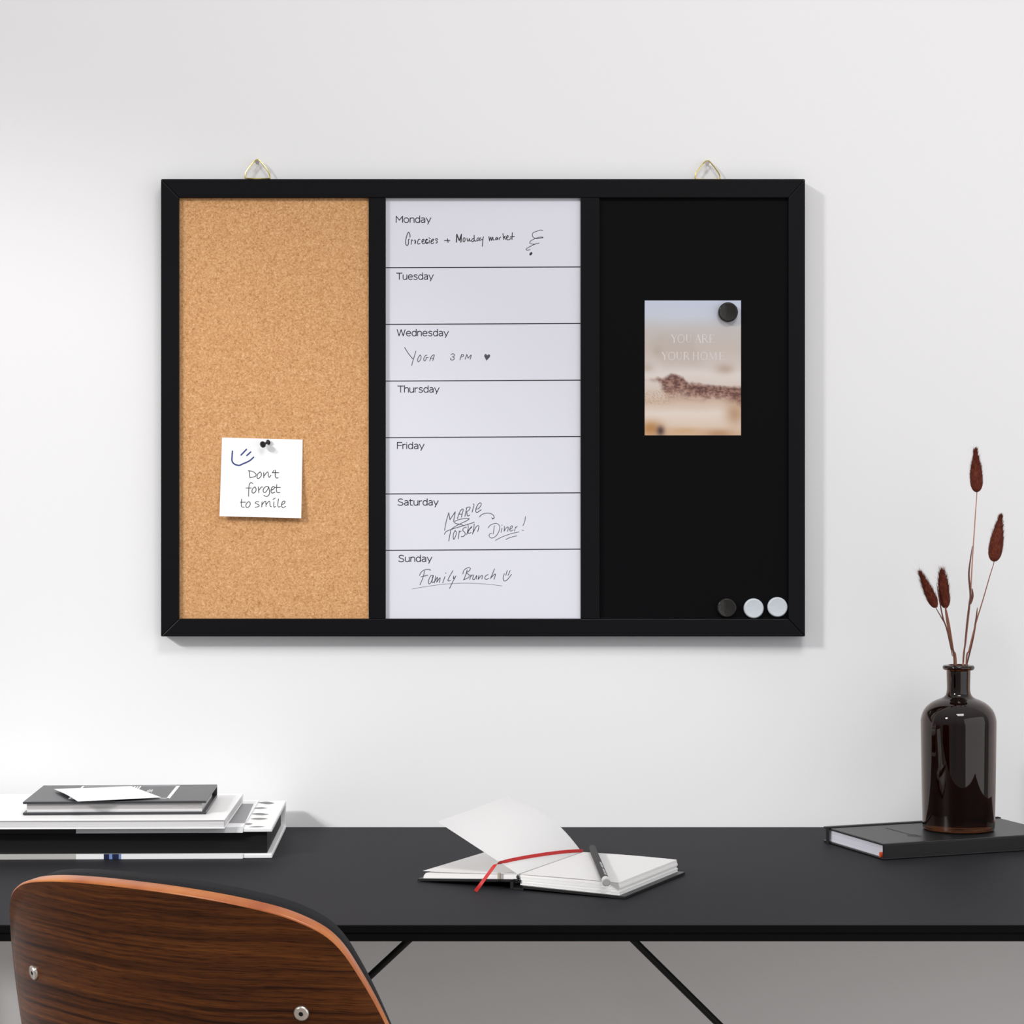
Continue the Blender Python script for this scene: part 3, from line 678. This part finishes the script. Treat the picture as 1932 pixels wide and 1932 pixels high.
# ------------------------------------------------------------------ closed notebook, right
Bc = onplane(1667, 1623, DZ+.0002); angn = math.radians(20.6); Wn, Dn, Hn = .205, .125, .0163
nb = thing('closed_notebook', 'closed black notebook with elastic band lying under the brown bottle', 'notebook', Bc)
Rn = Matrix.Translation(Bc) @ Matrix.Rotation(angn, 4, 'Z')
bm = BM(); box(bm, 0, Wn, 0, Dn, 0, .0022, Rn, 0, .0008); box(bm, 0, Wn, 0, Dn, Hn-.0022, Hn, Rn, 0, .0009); box(bm, 0, Wn, 0, .0026, .001, Hn-.001, Rn, 0, .0009); obj('cover', bm, M_leather, nb)
bm = BM(); box(bm, .0022, Wn-.003, .002, Dn-.003, .0022, Hn-.0022, Rn); obj('page_block', bm, pages('cool_white_page_edges', (.62, .61, .68), (.82, .80, .88), 900), nb)
bm = BM(); ye0, ye1 = Dn-.0145, Dn-.0090
for z_ in ((Hn, Hn+.0007), (-.00005, .0002)): box(bm, -.0012, Wn+.0012, ye0, ye1, z_[0], z_[1], Rn, 0)
box(bm, -.0016, -.0004, ye0, ye1, 0, Hn+.0006, Rn, 0); box(bm, Wn+.0004, Wn+.0016, ye0, ye1, 0, Hn+.0006, Rn, 0); obj('elastic_band', bm, M_fabric, nb)
bm = BM(); lathe(bm, [(0, 0), (.0016, 0), (.0016, .004), (0, .004)], 12, Rn @ Matrix.Translation((-.0006, .0062, .0045)) @ Matrix.Rotation(math.pi/2, 4, 'Y') @ Matrix.Scale(1.7, 4, (1, 0, 0))); obj('ribbon_end', bm, M_orange, nb)
bm = BM(); random.seed(4)
me_ = lambda a, b: onplane(a, b, DZ+Hn+.0004)
for k in range(26):
    u = k/25; x = 1672+58*u; y = 1562.5+16*u**1.15-2*(u > .8)*(u-.8)*20*.4
    stroke(bm, [(x-1.4, y-.6+random.uniform(-.5, .5)), (x+1.6, y+.6+random.uniform(-.5, .5))], random.uniform(.3, .7), me_, False)
for y in (1577, 1578.4): stroke(bm, [(1712, y-1.5), (1728, y), (1739, y-.4)], .35, me_)
obj('embossed_mark', bm, M_emboss, nb)

# ------------------------------------------------------------------ amber bottle
NT = DZ+.0002+Hn
bc = onplane(1808.5, 1564.2, NT+.0001); px1 = F/(bc.y+ZC)
bc.z = NT+.0001
def zr(row): return (1564.2-row)/px1
prof = [(0, .0022), (.024, .0014), (.031, .0003), (.0338, 0), (.0362, .0009), (.0371, .0036), (67.6/px1, zr(1545)), (68.6/px1, zr(1500)), (69.6/px1, zr(1440)), (70.4/px1, zr(1385)), (70.7/px1, zr(1366)), (70.4/px1, zr(1358)), (67.8/px1, zr(1347)), (63.5/px1, zr(1338.5)), (57.5/px1, zr(1331.5)), (50/px1, zr(1325.5)), (40/px1, zr(1320.5)), (31/px1, zr(1317)), (26/px1, zr(1313.5)), (23/px1, zr(1308.5)), (21.7/px1, zr(1301)), (21.7/px1, zr(1290)), (22.2/px1, zr(1272)), (22.4/px1, zr(1264.5)), (24.4/px1, zr(1264.2)), (28/px1, zr(1263.2)), (29.6/px1, zr(1260.5)), (29.6/px1, zr(1257.8)), (28/px1, zr(1255.6)), (25/px1, zr(1254.8)), (20/px1, zr(1255.4)), (17.5/px1, zr(1258))]
inner = [(17.2/px1, zr(1300)), (18.2/px1, zr(1309)), (22/px1, zr(1316)), (30/px1, zr(1320.8)), (40/px1, zr(1325)), (50/px1, zr(1331)), (57/px1, zr(1338)), (62/px1, zr(1347)), (64.6/px1, zr(1360)), (65/px1, zr(1400)), (63.5/px1, zr(1500)), (62.5/px1, zr(1545)), (58/px1, zr(1553)), (0, zr(1555))]
bot = thing('glass_bottle', 'dark brown glass apothecary bottle used as a vase on the black notebook', 'bottle', bc)
def smoothprof(p):
    q = catmull([Vector((a, b)) for a, b in p], 4); return [(max(v.x, 0), v.y) for v in q]
bm = BM(); lathe(bm, smoothprof(prof+inner), 72, Matrix.Translation(bc)); obj('bottle_glass', bm, M_glass, bot, True)

# ------------------------------------------------------------------ dried bunny-tail grass
Zg = bc.y+ZC
def g3(px, py, dz=0): return W(px, py, Zg+dz)
random.seed(11)
def grass(label, stem, head, wid, base_r, tip_r, stem_mat, leaves=(), dz=0., n=1100, long_=1.0, blunt=1.35):
    foot = Vector((bc.x+(stem[0][0]-1811)*.0006, bc.y+random.uniform(-.008, .008), bc.z+.06))
    t = thing('dried_grass_stem', label, 'dried flower', foot, 'dried grass stems in the bottle'); t['kind'] = 'thing'
    nz = len(stem)
    pts = [foot]+[g3(x, y, dz*k/nz) for k, (x, y) in enumerate(stem)]
    hb, ht = g3(*head[0], dz), g3(*head[1], dz); pts.append(hb+(ht-hb)*.25); pts = catmull(pts, 6); rs = [base_r+(tip_r-base_r)*min(1, (i/(len(pts)-1))*1.15) for i in range(len(pts))]
    bm = BM(); tube(bm, pts, rs, 8); obj('stem', bm, stem_mat, t, True)
    for lf, lw, lm in leaves:
        P = catmull([g3(x, y, dz*.5-.0006) for x, y in lf], 5); bm = BM(); N_ = len(P)
        tube(bm, P, [max(.00012, lw*math.sin(math.pi*min(1, .12+.86*i/(N_-1)))**.6) for i in range(N_)], 6); obj('leaf', bm, lm, t, True)
    (ax0, ay0), (ax1, ay1) = head
    a = g3(ax0, ay0, dz); b = g3(ax1, ay1, dz); axv = b-a; L0 = axv.length; d = axv.normalized()
    e1 = d.cross(Vector((0, 1, 0))).normalized(); e2 = d.cross(e1)
    bm = BM(); R0 = wid/2*Zg/F
    sh = lambda u: math.sqrt(max(0, 1-(1-min(u/.22, 1))**2))*(1-max(0, (u-.38)/.62)**blunt)
    Mh = Matrix.Translation(a) @ d.to_track_quat('Z', 'Y').to_matrix().to_4x4()
    lathe(bm, [(R0*.86*sh(u), L0*(u*.9)) for u in [0, .03, .08, .15, .25, .35, .45, .55, .65, .75, .85, .93, 1]], 14, Mh)
    for k in range(n):
        u = random.random()**.95*.93; th = random.uniform(0, 2*math.pi); rd = e1*math.cos(th)+e2*math.sin(th)
        rr = R0*.82*sh(max(u, .02)); p = a+d*(L0*u*.9)+rd*rr
        fly = random.random() < .10
        ln = random.uniform(.0026, .0050)*(2.1 if fly else 1)*long_
        dirv = (d*random.uniform(.75, 1.1)+rd*random.uniform(.12, .42)*(1.7 if fly else 1)).normalized()
        sd = dirv.cross(rd+Vector((.01, .02, .03))).normalized()*(.00007 if fly else random.uniform(.00012, .0003))
        mid = p+dirv*ln*.5+rd*.0002; tip = p+dirv*ln+rd*ln*.10
        v1, v2, v3, v4, v5 = [bm.verts.new(q) for q in (p-sd, p+sd, mid+sd*.8, mid-sd*.8, tip)]
        bm.faces.new([v1, v2, v3, v4]); bm.faces.new([v4, v3, v5])
    obj('seed_head', bm, M_tail, t)
grass('tallest dried bunny tail grass stem with upright russet seed head', [(1817, 1258), (1822, 1210), (1830, 1135), (1835, 1050), (1840, 975), (1843, 930)], ((1843, 929), (1840, 833)), 27, .0011, .00045, M_straw,
      (([(1817.5, 1250), (1824, 1180), (1829, 1140), (1831, 1122), (1828, 1085), (1831, 1055), (1834.5, 1030)], .0011, M_leafd), ([(1831, 1140), (1835, 1125), (1834, 1110)], .0012, M_leafd)), -.004)
grass('dried bunny tail grass stem leaning right with russet seed head', [(1823, 1258), (1829, 1225), (1840, 1180), (1855, 1130), (1868, 1085), (1875, 1062)], ((1874.5, 1060), (1890.5, 957)), 30, .0010, .0004, M_stem,
      (([(1824, 1255), (1834, 1212), (1839, 1185), (1842, 1165), (1844, 1146)], .0011, M_leafd),), .006)
grass('short dried bunny tail grass stem leaning left with narrow russet head', [(1801, 1258), (1793, 1215), (1785, 1182), (1775, 1163), (1767, 1149)], ((1766, 1147), (1731, 1069)), 21, .0011, .0004, M_leafd,
      (([(1797, 1238), (1787, 1190), (1779, 1165), (1772, 1130), (1767, 1100)], .0008, M_leafd),), -.005, 900, 1.35, 1.5)
grass('short upright dried bunny tail grass stem with blunt dark russet head', [(1803.5, 1258), (1798, 1225), (1791, 1180), (1786, 1155), (1784, 1146)], ((1784, 1148), (1776, 1062)), 23, .0012, .0007, M_stem,
      (([(1800, 1240), (1790, 1190), (1785, 1160), (1783, 1140)], .0010, M_stem),), .004, 1000, 1.25, 2.6)

# ------------------------------------------------------------------ open notebook
Sx, SZ = .006, 2.100
th_ = math.radians(26); gv = Vector((math.sin(th_), math.cos(th_), 0)); rv = Vector((math.cos(th_), -math.sin(th_), 0)); up = Vector((0, 0, 1))
S0 = Vector((Sx, SZ-ZC, DZ+.0003)); GL = .141
ob = thing('open_notebook', 'open black hardcover notebook with white pages, one page standing up', 'notebook', S0)
def P3(r, g_, h): return S0+rv*r+gv*g_+up*h
def slab(bm, r0, r1, g0, g1, ha0, ha1, hb0, hb1, mi=0, n=1):
    """block from r0 to r1: heights (bottom, top) ha at r0, hb at r1"""
    t = bmesh.new(); q = []
    for g_ in (g0, g1):
        q.append([t.verts.new(P3(r, g_, h)) for r, h in ((r0, ha0), (r1, hb0), (r1, hb1), (r0, ha1))])
    t.faces.new(q[0]); t.faces.new(q[1][::-1])
    for i in range(4): t.faces.new([q[0][i], q[1][i], q[1][(i+1) % 4], q[0][(i+1) % 4]])
    bmesh.ops.recalc_face_normals(t, faces=t.faces); merge(bm, t, None, mi)
bm = BM()
slab(bm, .005, .1075, -.002, GL+.003, .0020, .0042, .0002, .0024)
slab(bm, -.006, .006, -.002, GL+.003, .0001, .0018, .0001, .0018)
obj('cover', bm, M_leather, ob)
bm = BM(); slab(bm, -.1045, -.0048, -.002, GL+.003, .0004, .0026, .0072, .0094); slab(bm, -.0075, -.0045, -.002, GL+.003, .0001, .0085, .0001, .0085); obj('front_cover', bm, M_leather, ob)
random.seed(3)
bm = BM(); nl = 9
for k in range(nl):
    f0, f1 = k/nl, (k+1)/nl
    a0, a1 = .0044+(.0136-.0044)*f0, .0044+(.0136-.0044)*f1
    b0, b1 = .0026+(.0136-.0026)*f0, .0026+(.0136-.0026)*f1
    ext = .1015-.0016*f0+random.uniform(-.0009, .0006)
    slab(bm, .0015, ext, .0006+random.uniform(-.0001, .0002), GL, a0, a1-.00001, b0, b1-.00020)
obj('page_block', bm, M_cream, ob)
bm = BM(); nl = 4
for k in range(nl):
    f0, f1 = k/nl, (k+1)/nl
    a0, a1 = .0028+(.0078-.0028)*f0, .0028+(.0078-.0028)*f1
    b0, b1 = .0096+(.0136-.0096)*f0, .0096+(.0136-.0096)*f1
    slab(bm, -.0990-random.uniform(0, .0012)+.002*f0, -.0020, .0006, GL, a0, a1-.00002, b0, b1-.00003)
obj('left_page_block', bm, M_cream, ob)
# top left page, slightly lifted at its corner
def lpage(u, v): return P3(-.0015-.0985*u, GL*v+.0004, .0138+.0004*math.sin(u*math.pi)-.0053*u+.0022*max(0, u-.6)**1.3*(1-v)*2)
bm = BM(); sheet(bm, [[lpage(i/10, j/8) for i in range(11)] for j in range(9)], .00018); obj('page', bm, M_leafpaper, ob, True)
def rpage(u, v): return P3(.0015+.0985*u, GL*v+.0004, .0139+.0006*math.sin(u*math.pi)+.0003*(1-u))
bm = BM(); sheet(bm, [[rpage(i/10, j/8) for i in range(11)] for j in range(9)], .00018); obj('page', bm, M_leafpaper, ob, True)
# the page that stands up
Fa = W(826, 1550.4, 2.139); Fb = W(957.5, 1503.6, 2.139+GL*math.cos(th_)-.004)
def spage(u, v):
    g0 = P3(-.0008, .0006, .0141); g1 = P3(.0004, GL, .0141)
    base = g0*(1-v)+g1*v; tip = Fa*(1-v)+Fb*v
    bow = .0085*v*math.sin(u*math.pi)*(1-.3*u)
    return base*(1-u)+tip*u+up*bow+Vector((.004, 0, 0))*v*math.sin(u*math.pi)
bm = BM(); sheet(bm, [[spage(i/16, j/12) for i in range(17)] for j in range(13)], .00018); obj('standing_page', bm, M_leafpaper, ob, True)
# two glossy rings at the foot of the spine
bm = BM()
for cxr, hh, rr in ((-.0003, .0118, .0016), (.0008, .0082, .0021), (-.0018, .0075, .0017)):
    c = P3(cxr, -.0006, hh); tube(bm, [c+(rv*math.cos(2*math.pi*k/16)+up*math.sin(2*math.pi*k/16))*rr*.62 for k in range(16)], rr*.40, 8, closed=True)
obj('headband', bm, M_pin, ob, True)
bm = BM(); slab(bm, -.0215, -.0185, -.0002, .0004, .0078, .0140, .0080, .0142); obj('page_tab', bm, mat('beige_paper_tab', (.42, .37, .30), .7), ob)
# ribbon
rp = [P3(.0012, GL+.001, .0100), P3(.0008, GL+.0012, .0150)]
for v, u in ((.97, .012), (.80, .05), (.55, .10), (.30, .15), (.12, .185), (.02, .20)): 
    n_ = Vector((rv.x*.45, rv.y*.45, .88)); rp.append(spage(u, v)+n_*.0012)
rp += [W(936, 1630.5, 2.103), W(922, 1648, 2.098), W(908, 1667, 2.092)]
e_ = onplane(897, 1681.5, DZ+.0006); rp += [e_]
RP = catmull(rp, 6)
bm = BM(); G = [[], []]
wl = .0016
for i, p in enumerate(RP):
    d = (RP[min(i+1, len(RP)-1)]-RP[max(i-1, 0)]).normalized()
    f_ = i/(len(RP)-1)
    side0 = Vector((-.1, .35, .93)); side1 = Vector((.95, .1, .25))
    s_ = (side0*(1-sst(.55, .8, f_))+side1*sst(.55, .8, f_)); s_ = (s_-d*s_.dot(d)).normalized()
    G[0].append(p-s_*wl); G[1].append(p+s_*wl)
sheet(bm, G, .0003); obj('ribbon', bm, M_red, ob, True)

# ------------------------------------------------------------------ pencil on the right page
pr = .0036; zpg = DZ+.0003+.0148+pr
pa = onplane(1144.5, 1665.5, zpg+.0002); pb_ = onplane(1117.5, 1600.5, zpg+.0002)
pd = (pb_-pa).normalized()
pen = thing('pencil', 'black hexagonal pencil with grey end cap lying on the open notebook page', 'pencil', pa)
Mp = Matrix.Translation(pa) @ pd.to_track_quat('Z', 'Y').to_matrix().to_4x4()
Lp = (pb_-pa).length
dl = Mp.to_3x3().inverted() @ Vector((.30, -.10, .95)); Mr = Mp @ Matrix.Rotation(math.atan2(dl.y, dl.x)-math.radians(30), 4, 'Z')
bm = BM(); lathe(bm, [(0, .013), (pr, .013), (pr, Lp), (pr*.9, Lp+.0005), (0, Lp+.0005)], 6, Mr); obj('shaft', bm, M_pencil, pen)
bm = BM(); lathe(bm, [(0, .002), (pr*1.02, .002), (pr*1.05, .0028), (pr*1.05, .0052), (pr*.98, .0058), (pr*.98, .0068), (pr*1.05, .0074), (pr*1.05, .0135), (pr*.9, .0142), (0, .0142)], 24, Mp); obj('end_cap', bm, M_cap, pen, True)
bm = BM(); lathe(bm, [(0, 0), (pr*.82, 0), (pr*.93, .0006), (pr*.93, .0025), (0, .0025)], 24, Mp); obj('eraser', bm, M_eraser, pen, True)
bm = BM(); random.seed(8)
# upper right facet of the hexagon
e = [Mr.to_3x3() @ Vector((math.cos(k*math.pi/3), math.sin(k*math.pi/3), 0)) for k in range(6)]
best = max(range(6), key=lambda k: ((e[k]+e[(k+1) % 6]).normalized()).dot(Vector((.30, -.10, .95)).normalized()))
ea, eb = e[best], e[(best+1) % 6]
if ea.x > eb.x: ea, eb = eb, ea
def fac(s_, u): return pa+pd*s_+(ea*(1-u)+eb*u)*pr*1.012
pos = .026
while pos < .092:
    if not (.058 < pos < .062):
        wq = random.uniform(.0009, .0024); u0, u1 = .2+random.uniform(0, .12), .8-random.uniform(0, .12)
        if pos < .030: wq = .0032; u0, u1 = .15, .85
        bm.faces.new([bm.verts.new(q) for q in (fac(pos, u0), fac(pos, u1), fac(pos+wq, u1), fac(pos+wq, u0))])
        pos += wq
    pos += random.uniform(.0005, .0011)
obj('silver_lettering', bm, M_silver, pen)

# ------------------------------------------------------------------ chair
A0, K0, K1, X0_, Z0_ = .5546, 2.266, 31.57, -.2764, 1.7058
REC = math.tan(math.radians(11.8)); ZR = .7295
tab = [(0., 0., A0)]
def integ():
    out = {}
    for sg in (1, -1):
        x = z = 0.; n = 300; ds = .3/n; L = [(0, 0, A0)]
        for k in range(n):
            s_ = sg*(k+.5)*ds; a_ = A0-(K0*s_+K1*s_**3)
            x += sg*math.cos(a_)*ds; z += -sg*math.sin(a_)*ds
            s2 = sg*(k+1)*ds; L.append((x, z, A0-(K0*s2+K1*s2**3)))
        out[sg] = L
    return out
CUR = integ()
def plan(s_):
    sg = 1 if s_ >= 0 else -1; f_ = abs(s_)/.3*300; k = min(int(f_), 299); q = f_-k
    a, b = CUR[sg][k], CUR[sg][k+1]
    return tuple(p+(r-p)*q for p, r in zip(a, b))
def chairpt(s_, z, d=0.):
    """s across, z up, d depth from the back face towards the sitter"""
    x, dz, a = plan(s_); t_ = REC*(z-ZR)
    fx, fy = math.sin(a), math.cos(a)
    return Vector((X0_+x-math.sin(A0)*t_+fx*d, Z0_+dz-math.cos(A0)*t_+fy*d-ZC, z-REC*d*.9*-1*0+d*math.sin(math.radians(11.8))))
half = [(0, .8158), (.03, .8154), (.06, .8138), (.09, .8108), (.12, .8057), (.14, .7996), (.158, .7905), (.170, .7782), (.18, .7600), (.19, .7375), (.20, .7095), (.21, .678), (.218, .65), (.221, .62), (.216, .59), (.198, .562), (.165, .545), (.10, .535), (.05, .532), (0, .531)]
out = half+[(-a, b) for a, b in half[-2:0:-1]]
out = [(v.x, v.y) for v in catmull([Vector(p) for p in out], 4, True)]
cz_ = (0, .68)
def outl(k, inset):
    N_ = len(out); p = Vector(out[k]); d = Vector(out[(k+1) % N_])-Vector(out[k-1]); d.normalize()
    n_ = Vector((d.y, -d.x))      # clockwise outline -> inward is (d.y,-d.x)
    return p+n_*inset
def shell(bm, layers, uvl=None, caps=(True, True)):
    """layers: list of (inset, depth, material index); caps filled with scaled rings"""
    N_ = len(out); rings = []
    def ring(ins, dep, sc=1.):
        q = []
        for k in range(N_):
            p = outl(k, ins); s_, z = cz_[0]+(p.x-cz_[0])*sc, cz_[1]+(p.y-cz_[1])*sc
            v = bm.verts.new(chairpt(s_, z, dep)); UV[v] = (s_, z); q.append(v)
        return q
    def cap(ins, dep, mi, r0):
        prev = r0
        for sc in (.92, .8, .66, .52, .38, .24, .1):
            r = ring(ins, dep, sc); join(prev, r, mi); prev = r
        f = bm.faces.new(prev); f.material_index = mi
    def join(a, b, mi):
        for k in range(N_):
            f = bm.faces.new([a[k], a[(k+1) % N_], b[(k+1) % N_], b[k]]); f.material_index = mi
    prev = None
    for i, ly in enumerate(layers):
        ins, dep, mi = ly[:3]
        r = ring(ins, dep)
        if prev: join(prev, r, mi)
        else: cap(ins, dep, mi, r)
        prev = r
    cap(layers[-1][0], layers[-1][1], layers[-1][2] if len(layers[-1]) < 4 else layers[-1][3], prev)
base = Vector((X0_+.527*.25, Z0_+.85*.25-ZC, 0))
ch = thing('desk_chair', 'walnut veneer chair with black padded front pushed up to the desk', 'chair', base)
UV = {}
bm = BM(); T = .0125; uvl = bm.loops.layers.uv.new('grain')
shell(bm, [(.0016, 0, 0), (.0006, .0005, 1), (0, .0018, 1), (0, T-.0018, 1), (.0006, T-.0005, 1), (.0016, T, 1, 0)])
bm.faces.ensure_lookup_table()
for f in bm.faces:
    for l in f.loops: l[uvl].uv = UV[l.vert]
bs = obj('backrest', bm, [M_walnut, M_ply], ch, True)
UV = {}
bm = BM(); shell(bm, [(.0072, T+.0003, 0), (.0026, T+.002, 0), (.0004, T+.006, 0), (.0000, T+.013, 0), (.003, T+.0185, 0), (.0105, T+.0218, 0)]); obj('back_pad', bm, M_fabric, ch, True)
for s_, zz in ((-.134, .7295), (.134, .7295)):
    p = chairpt(s_, zz, 0); q = chairpt(s_, zz, .01); dn = (p-q).normalized()
    Ms = Matrix.Translation(p) @ dn.to_track_quat('Z', 'Y').to_matrix().to_4x4()
    bm = BM(); lathe(bm, [(.0059, -.004), (.0059, .0008), (.0056, .0016), (.0048, .0022), (.0042, .0020), (.0017, .0020)], 32, Ms)
    sc_ = obj('screw', bm, M_steel, ch, True)
    bm = BM(); lathe(bm, [(.00172, .0020), (.0016, .0008), (0, .0006)], 6, Ms); obj('hex_socket', bm, M_dark, sc_)
# seat, column and foot (below the picture)
fv = Vector((math.sin(A0), math.cos(A0), 0)); sv = Vector((math.cos(A0), -math.sin(A0), 0))
def seatpt(r, a, z): return base+fv*(.225*r*math.cos(a)**1)+sv*(.225*r*math.sin(a))+up*z
bm = BM(); lathe(bm, [(0, .43), (.20, .43), (.222, .437), (.225, .443), (.222, .449), (0, .449)], 40, Matrix.Translation(base)); obj('seat', bm, M_ply, ch, True)
bm = BM(); lathe(bm, [(0, .4495), (.20, .4495), (.214, .458), (.21, .474), (.19, .482), (0, .485)], 40, Matrix.Translation(base)); obj('seat_pad', bm, M_fabric, ch, True)
bb2 = chairpt(0, .56, T*.5)
bm = BM(); tube(bm, catmull([base-fv*.12+up*.425, base-fv*.21+up*.43, base-fv*.225+up*.47, chairpt(0, .56, T+.006)-Vector((0, 0, 0)), chairpt(0, .62, T+.010)], 5), .012, 12); obj('back_support', bm, M_steel, ch, True)
bm = BM(); tube(bm, [base+up*.06, base+up*.43], .022, 20); obj('column', bm, M_steel, ch, True)
for k in range(5):
    a = 2*math.pi*k/5+.3; dv = Vector((math.cos(a), math.sin(a), 0))
    bm = BM(); tube(bm, [base+up*.075, base+dv*.15+up*.06, base+dv*.27+up*.035], [.02, .016, .012], 12); tube(bm, [base+dv*.265+up*.04, base+dv*.265+up*.0005], .014, 14); obj('foot_spoke', bm, M_steel, ch, True)
